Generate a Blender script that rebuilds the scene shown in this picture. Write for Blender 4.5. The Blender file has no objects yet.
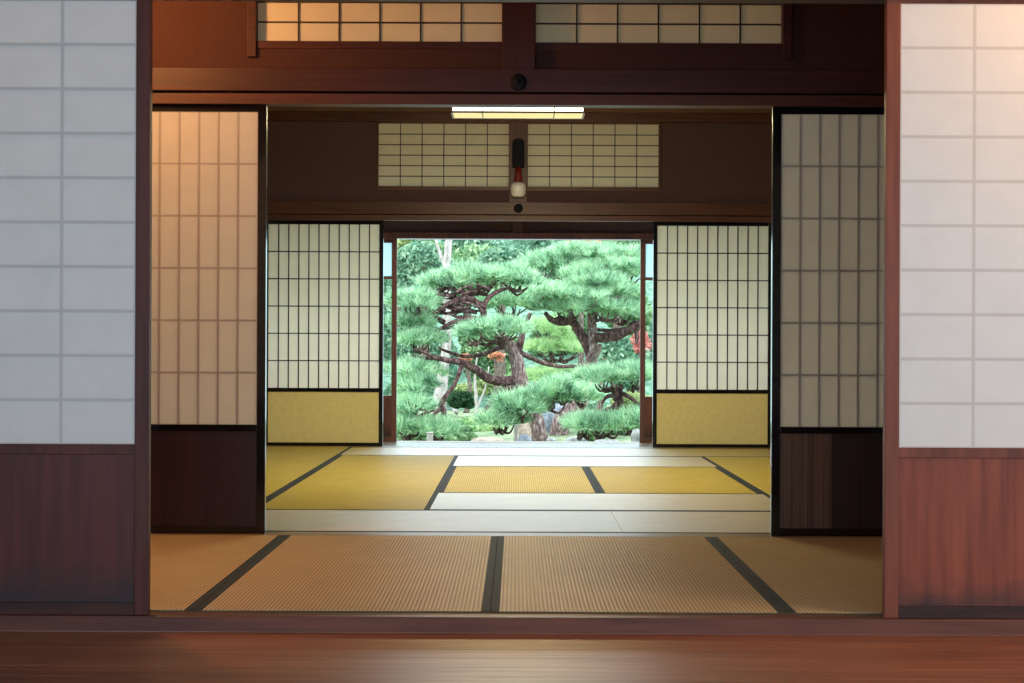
import bpy, math, random
import numpy as np
from mathutils import Vector, Matrix

PI = math.pi
scene = bpy.context.scene
C = scene.collection

# ------------------------------------------------------------------ camera
FPX = 1482.0            # focal length in pixels of the 1024 px wide frame
EYE = 0.80              # eye level above the mats
VX, VY, ROLL = 517.0, 346.0, 0.0042
cam_data = bpy.data.cameras.new('camera')
cam = bpy.data.objects.new('camera', cam_data)
C.objects.link(cam)
cam_data.sensor_width = 36.0
cam_data.sensor_fit = 'HORIZONTAL'
cam_data.lens = 36.0 * FPX / 1024.0
cam_data.shift_x = -(VX - 512.0) / 1024.0
cam_data.shift_y = (VY + 0.5 - 341.5) / 1024.0
cam_data.clip_start = 0.05
cam_data.clip_end = 300
cam.matrix_world = Matrix.Translation((0, 0, EYE)) @ Matrix.Rotation(PI / 2, 4, 'X') @ Matrix.Rotation(ROLL, 4, 'Z')
scene.camera = cam

# ------------------------------------------------------------------ exposure, world, large lights
vs = scene.view_settings
vs.view_transform = 'Standard'
vs.look = 'None'
vs.gamma = 1.0
vs.use_curve_mapping = False
vs.exposure = 0.0
scene.cycles.max_bounces = 10
scene.cycles.diffuse_bounces = 5
scene.cycles.glossy_bounces = 4
scene.cycles.transmission_bounces = 6
scene.cycles.transparent_max_bounces = 16
scene.cycles.caustics_reflective = False
scene.cycles.caustics_refractive = False

world = bpy.data.worlds.new('overcast_sky')
scene.world = world
world.use_nodes = True
wn, wl = world.node_tree.nodes, world.node_tree.links
wn.clear()
w_out = wn.new('ShaderNodeOutputWorld')
w_bg = wn.new('ShaderNodeBackground')
w_tc = wn.new('ShaderNodeTexCoord')
w_sep = wn.new('ShaderNodeSeparateXYZ')
w_ramp = wn.new('ShaderNodeValToRGB')
w_ramp.color_ramp.elements[0].position = 0.0
w_ramp.color_ramp.elements[0].color = (0.52, 0.67, 0.77, 1)
w_ramp.color_ramp.elements[1].position = 0.7
w_ramp.color_ramp.elements[1].color = (0.86, 0.96, 1.06, 1)
wl.new(w_tc.outputs['Generated'], w_sep.inputs[0])
wl.new(w_sep.outputs['Z'], w_ramp.inputs[0])
wl.new(w_ramp.outputs[0], w_bg.inputs['Color'])
w_bg.inputs['Strength'].default_value = 4.25
wl.new(w_bg.outputs[0], w_out.inputs[0])


def area_light(name, loc, target, sx, sy, energy, color, spread=PI):
    d = bpy.data.lights.new(name, 'AREA')
    d.shape = 'RECTANGLE'
    d.size, d.size_y = sx, sy
    d.energy, d.color = energy, color
    d.spread = spread
    o = bpy.data.objects.new(name, d)
    C.objects.link(o)
    o.location = loc
    o.rotation_euler = (Vector(target) - Vector(loc)).to_track_quat('-Z', 'Y').to_euler()
    return o


def point_light(name, loc, energy, color, radius):
    d = bpy.data.lights.new(name, 'POINT')
    d.energy, d.color, d.shadow_soft_size = energy, color, radius
    o = bpy.data.objects.new(name, d)
    C.objects.link(o)
    o.location = loc
    return o


# added fill light at the right end of the front corridor, with no window there (its garden side behind the camera is open to the sky)
area_light('fill_corridor_end', (3.5, 2.7, 1.1), (1.2, 4.4, 0.6), 1.6, 1.2, 48, (1.0, 0.98, 0.90))
# added fill light that strengthens the garden's daylight coming in low over the veranda
area_light('fill_garden_side', (0, 13.5, 0.95), (0, 8.0, 0.3), 4.6, 1.7, 46, (0.64, 0.83, 1.0))
# soft sun through thin cloud, from above the roof towards the garden
sun_data = bpy.data.lights.new('hazy_sun', 'SUN')
sun_data.energy, sun_data.angle, sun_data.color = 1.7, 1.2, (1.0, 0.97, 0.88)
sun = bpy.data.objects.new('hazy_sun', sun_data)
C.objects.link(sun)
sun.rotation_euler = Vector((0.25, 0.62, -0.8)).to_track_quat('-Z', 'Y').to_euler()
# incandescent lamps: front corridor (right side) and hall (left side)
point_light('lamp_front_corridor', (1.98, 3.86, 2.2), 38, (1.0, 0.48, 0.14), 0.10)
point_light('lamp_hall', (-1.75, 5.5, 2.25), 70, (1.0, 0.45, 0.15), 0.10)
# the tubes inside the pendant lamp of the inner room
area_light('lamp_inner_room', (0, 9.0, 2.19), (0, 9.0, 0), 0.78, 0.22, 58, (1.0, 0.84, 0.44))
area_light('lamp_inner_room_side', (0, 9.14, 2.255), (0, 11.8, 2.3), 0.78, 0.08, 13, (1.0, 0.86, 0.56))


# ------------------------------------------------------------------ helpers
def W(px, py, d):
    """A point of the place seen at a pixel of the photograph, at a given distance from the camera."""
    u, v = px - VX, py - VY
    return Vector(((u + ROLL * v) * d / FPX, d, EYE - (v - ROLL * u) * d / FPX))


def s2l(c):
    c = c / 255.0
    return c / 12.92 if c <= 0.04045 else ((c + 0.055) / 1.055) ** 2.4


def col(r, g, b):
    return (s2l(r), s2l(g), s2l(b), 1.0)


ORG = {}


class MB:
    """Collects shapes; build() links them as ONE mesh object."""

    def __init__(self):
        self.v, self.f = [], []

    def box(self, x0, x1, y0, y1, z0, z1):
        b = len(self.v)
        self.v += [(x0, y0, z0), (x1, y0, z0), (x1, y1, z0), (x0, y1, z0),
                   (x0, y0, z1), (x1, y0, z1), (x1, y1, z1), (x0, y1, z1)]
        self.f += [tuple(b + i for i in q) for q in
                   ((3, 2, 1, 0), (4, 5, 6, 7), (0, 1, 5, 4), (1, 2, 6, 5), (2, 3, 7, 6), (3, 0, 4, 7))]
        return self

    def quad(self, a, b, c, d):
        n = len(self.v)
        self.v += [tuple(a), tuple(b), tuple(c), tuple(d)]
        self.f.append((n, n + 1, n + 2, n + 3))
        return self

    def lathe(self, c, prof, seg=24, axis='Z'):
        b = len(self.v)
        n = len(prof)
        for i in range(seg):
            a = 2 * PI * i / seg
            for r, h in prof:
                if axis == 'Z':
                    self.v.append((c[0] + r * math.cos(a), c[1] + r * math.sin(a), c[2] + h))
                else:
                    self.v.append((c[0] + r * math.cos(a), c[1] + h, c[2] + r * math.sin(a)))
        for i in range(seg):
            j = (i + 1) % seg
            for k in range(n - 1):
                self.f.append((b + i * n + k, b + j * n + k, b + j * n + k + 1, b + i * n + k + 1))
        return self

    def tube(self, pts, rad, seg=8, rough=0.0, rng=None):
        """A tapering, smoothed limb through points."""
        P = [Vector(p) for p in pts]
        out, ro = [], []
        for i in range(len(P) - 1):
            p0, p1, p2, p3 = P[max(i - 1, 0)], P[i], P[i + 1], P[min(i + 2, len(P) - 1)]
            st = 4
            for k in range(st):
                t = k / st
                out.append(0.5 * ((2 * p1) + (p2 - p0) * t + (2 * p0 - 5 * p1 + 4 * p2 - p3) * t * t + (3 * p1 - p0 - 3 * p2 + p3) * t ** 3))
                ro.append(rad[i] * (1 - t) + rad[i + 1] * t)
        out.append(P[-1])
        ro.append(rad[-1])
        b = len(self.v)
        for i, p in enumerate(out):
            d = (out[min(i + 1, len(out) - 1)] - out[max(i - 1, 0)])
            if d.length < 1e-6:
                d = Vector((0, 0, 1))
            d.normalize()
            a = d.cross(Vector((0, 1, 0.13)))
            a.normalize()
            c = d.cross(a)
            for k in range(seg):
                an = 2 * PI * k / seg
                r = ro[i] * (1 + (rng.uniform(-rough, rough) if rng else 0))
                self.v.append(tuple(p + a * (r * math.cos(an)) + c * (r * math.sin(an))))
        for i in range(len(out) - 1):
            for k in range(seg):
                k2 = (k + 1) % seg
                self.f.append((b + i * seg + k, b + i * seg + k2, b + (i + 1) * seg + k2, b + (i + 1) * seg + k))
        self.f.append(tuple(b + k for k in range(seg))[::-1])
        e = b + (len(out) - 1) * seg
        self.f.append(tuple(e + k for k in range(seg)))
        return self

    def build(self, name, mat, parent=None, bevel=0.0, smooth=False, org=None):
        return link_mesh(name, np.array(self.v, dtype=np.float64), self.f, mat, parent, bevel, smooth, org)


def link_mesh(name, V, F, mat, parent=None, bevel=0.0, smooth=False, org=None):
    me = bpy.data.meshes.new(name)
    if parent is not None:
        o0 = ORG[parent]
    elif org is not None:
        o0 = Vector(org)
    else:
        o0 = Vector((float(V[:, 0].min() + V[:, 0].max()) / 2, float(V[:, 1].min() + V[:, 1].max()) / 2, float(V[:, 2].min())))
    V = V - np.array(o0)
    if isinstance(F, np.ndarray):
        n, k = F.shape
        me.vertices.add(len(V))
        me.vertices.foreach_set('co', V.astype(np.float32).ravel())
        me.loops.add(n * k)
        me.loops.foreach_set('vertex_index', F.astype(np.int32).ravel())
        me.polygons.add(n)
        me.polygons.foreach_set('loop_start', np.arange(0, n * k, k, dtype=np.int32))
        me.update(calc_edges=True)
        me.validate()
    else:
        me.from_pydata(V.tolist(), [], F)
    if smooth:
        me.polygons.foreach_set('use_smooth', [True] * len(me.polygons))
    me.materials.append(mat)
    o = bpy.data.objects.new(name, me)
    C.objects.link(o)
    ORG[o] = o0
    if parent is not None:
        o.parent = parent
    else:
        o.location = o0
    if bevel:
        m = o.modifiers.new('edge', 'BEVEL')
        m.width = bevel
        m.segments = 2
        m.limit_method = 'ANGLE'
    return o


def thing(name, label, cat, loc, group=None):
    o = bpy.data.objects.new(name, None)
    C.objects.link(o)
    o.empty_display_size = 0.1
    o.location = loc
    ORG[o] = Vector(loc)
    return tag(o, label, cat, group)


def tag(o, label, cat, group=None):
    o['label'] = label
    o['category'] = cat
    if group:
        o['group'] = group
    return o


def struct(o):
    o['kind'] = 'structure'
    return o


# ------------------------------------------------------------------ materials
def new_mat(name):
    m = bpy.data.materials.new(name)
    m.use_nodes = True
    n = m.node_tree.nodes
    n.clear()
    out = n.new('ShaderNodeOutputMaterial')
    return m, n, m.node_tree.links, out


def principled(n, l, out, rough=0.5, spec=0.5):
    p = n.new('ShaderNodeBsdfPrincipled')
    p.inputs['Roughness'].default_value = rough
    p.inputs['Specular IOR Level'].default_value = spec
    l.new(p.outputs[0], out.inputs[0])
    return p


def ramp(n, stops):
    r = n.new('ShaderNodeValToRGB')
    e = r.color_ramp.elements
    while len(e) < len(stops):
        e.new(0.5)
    for i, (p, c) in enumerate(stops):
        e[i].position = p
        e[i].color = c
    return r


def mapped_noise(n, l, scale, nscale, detail=4, rough=0.55, coord='Object'):
    tc = n.new('ShaderNodeTexCoord')
    mp = n.new('ShaderNodeMapping')
    mp.inputs['Scale'].default_value = scale
    l.new(tc.outputs[coord], mp.inputs['Vector'])
    nz = n.new('ShaderNodeTexNoise')
    nz.inputs['Scale'].default_value = nscale
    nz.inputs['Detail'].default_value = detail
    nz.inputs['Roughness'].default_value = rough
    l.new(mp.outputs[0], nz.inputs['Vector'])
    return nz


def wood(name, dark, light, grain=(9, 9, 0.5), rough=0.45, spec=0.4, bump=0.15, coat=0.0):
    m, n, l, out = new_mat(name)
    p = principled(n, l, out, rough, spec)
    nz = mapped_noise(n, l, grain, 5, 6, 0.6)
    nz2 = mapped_noise(n, l, tuple(g * 0.22 for g in grain), 3, 3, 0.5)
    mix = n.new('ShaderNodeMath')
    mix.operation = 'MULTIPLY_ADD'
    l.new(nz.outputs[0], mix.inputs[0])
    mix.inputs[1].default_value = 0.6
    mul = n.new('ShaderNodeMath')
    mul.operation = 'MULTIPLY'
    mul.inputs[1].default_value = 0.4
    l.new(nz2.outputs[0], mul.inputs[0])
    l.new(mul.outputs[0], mix.inputs[2])
    r = ramp(n, [(0.34, dark), (0.66, light)])
    l.new(mix.outputs[0], r.inputs[0])
    l.new(r.outputs[0], p.inputs['Base Color'])
    b = n.new('ShaderNodeBump')
    b.inputs['Strength'].default_value = bump
    b.inputs['Distance'].default_value = 0.002
    l.new(nz.outputs[0], b.inputs['Height'])
    l.new(b.outputs[0], p.inputs['Normal'])
    p.inputs['Coat Weight'].default_value = coat
    p.inputs['Coat Roughness'].default_value = 0.15
    return m


def stained_wood(name, dark, light, z0, h):
    """Weathered reddish board with a grey water stain along its foot (own ragged outline)."""
    m = wood(name, dark, light, (7, 7, 0.45), 0.5, 0.35)
    n, l = m.node_tree.nodes, m.node_tree.links
    p = next(x for x in n if x.type == 'BSDF_PRINCIPLED')
    src = p.inputs['Base Color'].links[0].from_socket
    geo = n.new('ShaderNodeNewGeometry')
    sep = n.new('ShaderNodeSeparateXYZ')
    l.new(geo.outputs['Position'], sep.inputs[0])
    nz = mapped_noise(n, l, (3.5, 1, 9), 2.2, 5, 0.6)
    a = n.new('ShaderNodeMath')
    a.operation = 'MULTIPLY_ADD'
    l.new(nz.outputs[0], a.inputs[0])
    a.inputs[1].default_value = -0.16
    l.new(sep.outputs['Z'], a.inputs[2])
    mr = n.new('ShaderNodeMapRange')
    mr.inputs['From Min'].default_value = z0 - 0.08
    mr.inputs['From Max'].default_value = z0 - 0.08 + h
    mr.inputs['To Min'].default_value = 0.85
    mr.inputs['To Max'].default_value = 0.0
    l.new(a.outputs[0], mr.inputs['Value'])
    mx = n.new('ShaderNodeMixRGB')
    l.new(mr.outputs[0], mx.inputs[0])
    l.new(src, mx.inputs[1])
    mx.inputs[2].default_value = col(38, 34, 40)
    l.new(mx.outputs[0], p.inputs['Base Color'])
    return m


def paper(name, color, trans=0.5, lines=None):
    """Washi. lines = (half width in cells across, up, factor): where pasted on the lattice, wood showing through and blocked backlight are painted darker."""
    m, n, l, out = new_mat(name)
    d = n.new('ShaderNodeBsdfDiffuse')
    t = n.new('ShaderNodeBsdfTranslucent')
    mx = n.new('ShaderNodeMixShader')
    mx.inputs[0].default_value = trans
    nz = mapped_noise(n, l, (1, 1, 1), 160, 5, 0.7)
    nz2 = mapped_noise(n, l, (1, 1, 1), 9, 3, 0.5)
    ad = n.new('ShaderNodeMath')
    ad.operation = 'ADD'
    l.new(nz.outputs[0], ad.inputs[0])
    l.new(nz2.outputs[0], ad.inputs[1])
    c2 = tuple(c * 0.90 for c in color[:3]) + (1,)
    mr = n.new('ShaderNodeMapRange')
    mr.inputs['From Min'].default_value = 0.6
    mr.inputs['From Max'].default_value = 1.4
    l.new(ad.outputs[0], mr.inputs['Value'])
    r = ramp(n, [(0.0, c2), (1.0, color)])
    l.new(mr.outputs[0], r.inputs[0])
    src = r.outputs[0]
    if lines:  # lattice show-through plus the backlight it blocks, painted into the paper colour
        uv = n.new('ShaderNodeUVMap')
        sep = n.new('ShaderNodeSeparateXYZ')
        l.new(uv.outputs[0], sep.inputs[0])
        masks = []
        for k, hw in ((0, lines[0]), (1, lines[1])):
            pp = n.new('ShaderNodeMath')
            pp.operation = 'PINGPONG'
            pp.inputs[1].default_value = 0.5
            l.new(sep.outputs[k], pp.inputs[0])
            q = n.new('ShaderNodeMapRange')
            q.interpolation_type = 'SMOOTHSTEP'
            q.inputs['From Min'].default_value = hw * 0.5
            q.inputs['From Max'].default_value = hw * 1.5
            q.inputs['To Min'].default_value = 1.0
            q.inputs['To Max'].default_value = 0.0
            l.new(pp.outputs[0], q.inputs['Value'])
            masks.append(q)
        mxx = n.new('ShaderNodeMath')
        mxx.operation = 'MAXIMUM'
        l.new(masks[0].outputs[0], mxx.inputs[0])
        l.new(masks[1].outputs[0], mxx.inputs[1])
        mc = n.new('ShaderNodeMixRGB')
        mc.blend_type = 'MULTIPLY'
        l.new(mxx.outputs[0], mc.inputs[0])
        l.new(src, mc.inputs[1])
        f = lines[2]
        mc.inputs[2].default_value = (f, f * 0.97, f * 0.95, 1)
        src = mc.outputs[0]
    l.new(src, d.inputs[0])
    l.new(src, t.inputs[0])
    l.new(d.outputs[0], mx.inputs[1])
    l.new(t.outputs[0], mx.inputs[2])
    l.new(mx.outputs[0], out.inputs[0])
    return m


def plain(name, color, rough=0.6, spec=0.4, noise=0.12, nscale=40, bump=0.0, metallic=0.0, coat=0.0):
    m, n, l, out = new_mat(name)
    p = principled(n, l, out, rough, spec)
    p.inputs['Metallic'].default_value = metallic
    p.inputs['Coat Weight'].default_value = coat
    p.inputs['Coat Roughness'].default_value = 0.08
    nz = mapped_noise(n, l, (1, 1, 1), nscale, 5, 0.6)
    r = ramp(n, [(0.3, tuple(c * (1 - noise) for c in color[:3]) + (1,)), (0.7, tuple(min(1, c * (1 + noise)) for c in color[:3]) + (1,))])
    l.new(nz.outputs[0], r.inputs[0])
    l.new(r.outputs[0], p.inputs['Base Color'])
    if bump:
        b = n.new('ShaderNodeBump')
        b.inputs['Strength'].default_value = bump
        b.inputs['Distance'].default_value = 0.004
        l.new(nz.outputs[0], b.inputs['Height'])
        l.new(b.outputs[0], p.inputs['Normal'])
    return m


def tatami(name, c_hi, c_lo, c_thread, along, rough=0.5, spec=0.5):
    """Woven rush: ridges run along the mat, the rush itself across it, so the gloss is anisotropic."""
    m, n, l, out = new_mat(name)
    p = principled(n, l, out, rough, spec)
    geo = n.new('ShaderNodeNewGeometry')
    sep = n.new('ShaderNodeSeparateXYZ')
    l.new(geo.outputs['Position'], sep.inputs[0])
    w = n.new('ShaderNodeMath')
    w.operation = 'MULTIPLY'
    w.inputs[1].default_value = 2 * PI / 0.0128
    l.new(sep.outputs['X' if along == 'Y' else 'Y'], w.inputs[0])
    s = n.new('ShaderNodeMath')
    s.operation = 'SINE'
    l.new(w.outputs[0], s.inputs[0])
    nz = mapped_noise(n, l, (1, 1, 1) if along == 'Y' else (1, 1, 1), 6, 4, 0.6)
    fib = mapped_noise(n, l, (12, 260, 1) if along == 'Y' else (260, 12, 1), 1.0, 3, 0.6)
    ad = n.new('ShaderNodeMath')
    ad.operation = 'ADD'
    l.new(nz.outputs[0], ad.inputs[0])
    l.new(fib.outputs[0], ad.inputs[1])
    mr = n.new('ShaderNodeMapRange')
    mr.inputs['From Min'].default_value = 0.7
    mr.inputs['From Max'].default_value = 1.3
    l.new(ad.outputs[0], mr.inputs['Value'])
    r = ramp(n, [(0.0, c_lo), (1.0, c_hi)])
    l.new(mr.outputs[0], r.inputs[0])
    th = n.new('ShaderNodeMapRange')
    th.inputs['From Min'].default_value = -1.0
    th.inputs['From Max'].default_value = 0.3
    th.inputs['To Min'].default_value = 0.75
    th.inputs['To Max'].default_value = 0.0
    l.new(s.outputs[0], th.inputs['Value'])
    mx = n.new('ShaderNodeMixRGB')
    l.new(th.outputs[0], mx.inputs[0])
    l.new(r.outputs[0], mx.inputs[1])
    mx.inputs[2].default_value = c_thread
    l.new(mx.outputs[0], p.inputs['Base Color'])
    tg = n.new('ShaderNodeCombineXYZ')
    tg.inputs[1 if along == 'Y' else 0].default_value = 1.0
    p.inputs['Anisotropic'].default_value = 0.75
    l.new(tg.outputs[0], p.inputs['Tangent'])
    b = n.new('ShaderNodeBump')
    b.inputs['Strength'].default_value = 0.25
    b.inputs['Distance'].default_value = 0.0012
    l.new(s.outputs[0], b.inputs['Height'])
    l.new(b.outputs[0], p.inputs['Normal'])
    return m


def pane(name, tint, gloss=0.08, frost=0.0):
    m, n, l, out = new_mat(name)
    t = n.new('ShaderNodeBsdfTransparent')
    t.inputs[0].default_value = tint
    g = n.new('ShaderNodeBsdfGlossy')
    g.inputs['Roughness'].default_value = 0.03
    lw = n.new('ShaderNodeLayerWeight')
    lw.inputs[0].default_value = 0.25
    mx = n.new('ShaderNodeMixShader')
    l.new(lw.outputs['Fresnel'], mx.inputs[0])
    l.new(t.outputs[0], mx.inputs[1])
    l.new(g.outputs[0], mx.inputs[2])
    last = mx
    if frost:
        tl = n.new('ShaderNodeBsdfTranslucent')
        tl.inputs[0].default_value = (0.50, 0.68, 0.78, 1)
        m2 = n.new('ShaderNodeMixShader')
        m2.inputs[0].default_value = frost
        l.new(mx.outputs[0], m2.inputs[1])
        l.new(tl.outputs[0], m2.inputs[2])
        last = m2
    l.new(last.outputs[0], out.inputs[0])
    return m


def glow(name, color, strength):
    m, n, l, out = new_mat(name)
    e = n.new('ShaderNodeEmission')
    e.inputs[0].default_value = color
    e.inputs[1].default_value = strength
    l.new(e.outputs[0], out.inputs[0])
    return m


def foliage(name, c_dark, c_mid, c_light, nscale=3.0, trans=0.35):
    """Leaves or needles: every blade has its own shade, and the shades drift over the plant."""
    m, n, l, out = new_mat(name)
    d = n.new('ShaderNodeBsdfDiffuse')
    t = n.new('ShaderNodeBsdfTranslucent')
    mx = n.new('ShaderNodeMixShader')
    mx.inputs[0].default_value = trans
    nz = mapped_noise(n, l, (1, 1, 1), nscale, 4, 0.7)
    geo = n.new('ShaderNodeNewGeometry')
    ma = n.new('ShaderNodeMath')
    ma.operation = 'MULTIPLY_ADD'
    l.new(geo.outputs['Random Per Island'], ma.inputs[0])
    ma.inputs[1].default_value = 0.5
    mb = n.new('ShaderNodeMath')
    mb.operation = 'MULTIPLY_ADD'
    l.new(nz.outputs[0], mb.inputs[0])
    mb.inputs[1].default_value = 1.3
    mb.inputs[2].default_value = -0.4
    l.new(mb.outputs[0], ma.inputs[2])
    r = ramp(n, [(0.12, c_dark), (0.5, c_mid), (0.88, c_light)])
    l.new(ma.outputs[0], r.inputs[0])
    l.new(r.outputs[0], d.inputs[0])
    l.new(r.outputs[0], t.inputs[0])
    l.new(d.outputs[0], mx.inputs[1])
    l.new(t.outputs[0], mx.inputs[2])
    l.new(mx.outputs[0], out.inputs[0])
    return m


def bark(name, dark, mid, light, scale=(14, 14, 5)):
    m, n, l, out = new_mat(name)
    p = principled(n, l, out, 0.85, 0.2)
    nz = mapped_noise(n, l, scale, 2.2, 6, 0.65)
    r = ramp(n, [(0.35, dark), (0.52, mid), (0.68, light)])
    l.new(nz.outputs[0], r.inputs[0])
    l.new(r.outputs[0], p.inputs['Base Color'])
    b = n.new('ShaderNodeBump')
    b.inputs['Strength'].default_value = 0.9
    b.inputs['Distance'].default_value = 0.03
    l.new(nz.outputs[0], b.inputs['Height'])
    l.new(b.outputs[0], p.inputs['Normal'])
    return m


M = {}
M['red_wood'] = wood('reddish_aged_wood', col(72, 38, 30), col(122, 68, 50), (8, 8, 0.5), 0.42, 0.45)
M['red_panel'] = stained_wood('reddish_board_with_stain', col(78, 40, 32), col(122, 66, 50), 0.03, 0.10)
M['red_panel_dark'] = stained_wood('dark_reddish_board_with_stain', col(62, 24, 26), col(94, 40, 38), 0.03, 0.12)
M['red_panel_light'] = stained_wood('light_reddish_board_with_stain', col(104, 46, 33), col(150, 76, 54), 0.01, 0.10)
M['foot_rail'] = wood('blackened_foot_rail_wood', col(30, 22, 24), col(78, 42, 36), (0.5, 6, 6), 0.55, 0.3)
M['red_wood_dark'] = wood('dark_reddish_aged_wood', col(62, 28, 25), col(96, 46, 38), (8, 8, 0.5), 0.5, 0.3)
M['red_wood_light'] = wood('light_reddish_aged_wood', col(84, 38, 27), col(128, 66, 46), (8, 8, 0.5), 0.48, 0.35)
M['beam'] = wood('dark_reddish_beam_wood', col(48, 22, 18), col(76, 36, 28), (0.5, 8, 8), 0.5, 0.3)
M['beam_edge'] = wood('orange_brown_lintel_wood', col(58, 28, 20), col(90, 46, 32), (0.5, 8, 8), 0.5, 0.3)
M['post'] = wood('dark_reddish_post_wood', col(46, 22, 18), col(72, 34, 28), (8, 8, 0.5), 0.5, 0.3)
M['inner_beam'] = wood('dark_brown_beam_wood', col(62, 34, 24), col(98, 58, 40), (0.5, 8, 8), 0.45, 0.4)
M['inner_post'] = wood('dark_brown_post_wood', col(62, 34, 24), col(98, 58, 40), (8, 8, 0.5), 0.45, 0.4)
M['floor_wood'] = wood('polished_corridor_boards', col(112, 66, 50), col(176, 116, 88), (0.45, 7, 7), 0.40, 0.4, 0.25)
M['sill_wood'] = wood('worn_sill_wood', col(70, 36, 30), col(118, 66, 50), (0.5, 9, 9), 0.45, 0.4, 0.3)
M['engawa'] = wood('grey_veranda_boards', col(140, 132, 122), col(176, 168, 156), (0.5, 7, 7), 0.25, 0.6, 0.1)
M['track'] = wood('pale_worn_sill', col(120, 104, 78), col(160, 142, 108), (0.5, 9, 9), 0.4, 0.5, 0.1)
M['kumiko'] = wood('lattice_wood', col(70, 50, 40), col(110, 80, 60), (8, 8, 0.5), 0.6, 0.3)
M['kumiko_dark'] = wood('dark_lattice_wood', col(48, 34, 28), col(72, 52, 42), (8, 8, 0.5), 0.55, 0.35)
M['lacquer'] = plain('black_lacquer', col(6, 7, 12), 0.2, 0.4, 0.1, 20, 0.0, 0.0, 0.4)
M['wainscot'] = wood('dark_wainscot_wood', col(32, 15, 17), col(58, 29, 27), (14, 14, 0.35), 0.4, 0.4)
M['wainscot_streaked'] = wood('streaked_wainscot_wood', col(36, 22, 22), col(128, 90, 68), (26, 26, 0.25), 0.5, 0.35)  # paler, streaked version of the wainscot wood
M['gold'] = plain('ochre_gold_paper', col(250, 238, 178), 0.6, 0.3, 0.06, 30)
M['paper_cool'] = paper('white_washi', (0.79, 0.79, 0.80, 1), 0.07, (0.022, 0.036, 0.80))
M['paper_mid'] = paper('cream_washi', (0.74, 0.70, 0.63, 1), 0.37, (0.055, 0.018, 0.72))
M['paper_far'] = paper('bright_washi', (0.91, 0.79, 0.60, 1), 0.5)
M['paper_ranma'] = paper('aged_transom_washi', (0.90, 0.80, 0.58, 1), 0.3)
M['plaster'] = plain('brown_earth_plaster', col(74, 49, 44), 0.9, 0.1, 0.10, 60, 0.1)
M['plaster_dark'] = plain('dark_earth_plaster', col(92, 70, 70), 0.9, 0.1, 0.10, 60, 0.1)
M['plaster_pale'] = plain('pale_plaster', col(168, 160, 148), 0.9, 0.1, 0.06, 60)
M['ceiling'] = wood('brown_ceiling_boards', col(84, 60, 40), col(112, 82, 56), (0.5, 8, 8), 0.6, 0.3)
M['tat_hall'] = tatami('hall_rush_lengthwise', col(224, 204, 164), col(206, 184, 144), col(128, 108, 78), 'Y', 0.5, 0.45)
M['tat_room'] = tatami('room_rush_lengthwise', col(232, 214, 116), col(216, 192, 98), col(150, 124, 62), 'Y', 0.5, 0.45)
M['tat_room_x'] = tatami('room_rush_crosswise', col(208, 190, 128), col(190, 170, 108), col(150, 130, 80), 'X', 0.42, 0.7)
M['cloth'] = plain('navy_border_cloth', col(40, 44, 48), 0.75, 0.3, 0.15, 300)
M['mat_core'] = plain('straw_core', col(96, 76, 54), 0.9, 0.1, 0.15, 80)
M['iron'] = plain('dark_iron', col(16, 16, 20), 0.6, 0.3, 0.2, 60, 0.1, 0.3)
M['globe'] = plain('white_opal_glass', col(240, 240, 246), 0.2, 0.5, 0.02, 10)
M['red_paint'] = plain('dull_red_enamel', col(128, 34, 30), 0.45, 0.4, 0.05, 40)
M['dark_case'] = plain('blue_black_casing', col(10, 12, 22), 0.6, 0.15, 0.08, 40)
M['glass'] = pane('clear_glass', (0.95, 0.98, 0.97, 1))
M['frosted'] = pane('frosted_glass', (0.9, 0.97, 1.0, 1), 0.08, 0.93)
M['lamp_white'] = glow('lit_white_diffuser', (1.0, 0.90, 0.70, 1), 5.0)
M['lamp_cream'] = glow('lit_cream_diffuser', (1.0, 0.90, 0.42, 1), 1.0)
M['lamp_frame'] = wood('lamp_frame_wood', col(120, 92, 50), col(160, 126, 74), (0.5, 8, 8), 0.5, 0.4)
M['needles'] = foliage('pine_needles', col(62, 98, 82), col(158, 206, 164), col(232, 250, 214), 4.0, 0.48)
M['needles_pale'] = foliage('pale_pine_needles', col(112, 156, 112), col(172, 208, 150), col(222, 238, 186), 4.0, 0.4)
M['pine_bark'] = bark('scaly_pine_bark', col(70, 52, 50), col(134, 112, 108), col(200, 186, 180))
M['pine_branch'] = bark('dark_pine_branch_bark', col(46, 30, 30), col(92, 68, 66), col(146, 122, 118))
M['pale_bark'] = bark('pale_smooth_bark', col(130, 126, 120), col(172, 166, 160), col(206, 202, 196), (6, 6, 3))
M['bg_bark'] = bark('grey_trunk_bark', col(70, 60, 54), col(110, 98, 88), col(150, 138, 126))
M['leaf_teal'] = foliage('blue_green_leaves', col(66, 104, 88), col(112, 156, 128), col(182, 210, 178), 1.8)
M['leaf_green'] = foliage('mid_green_leaves', col(74, 110, 80), col(126, 166, 118), col(196, 216, 170), 1.8)
M['leaf_olive'] = foliage('yellow_green_leaves', col(104, 126, 84), col(156, 176, 116), col(208, 214, 160), 1.8)
M['leaf_red'] = foliage('red_maple_leaves', col(160, 84, 82), col(214, 130, 124), col(232, 180, 168), 2.5)
M['leaf_orange'] = foliage('orange_maple_leaves', col(170, 112, 88), col(216, 150, 120), col(232, 194, 168), 2.5)
M['leaf_dark'] = foliage('dark_clipped_leaves', col(34, 60, 44), col(62, 96, 66), col(96, 130, 92), 3)
M['stone'] = bark('grey_blue_stone', col(112, 120, 134), col(150, 160, 174), col(190, 196, 204), (5, 5, 5))
M['stone_pale'] = bark('pale_stone', col(120, 122, 120), col(160, 162, 160), col(200, 200, 198), (5, 5, 5))
M['stone_tan'] = bark('tan_pink_stone', col(140, 120, 108), col(184, 162, 148), col(214, 196, 180), (7, 7, 7))
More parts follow.
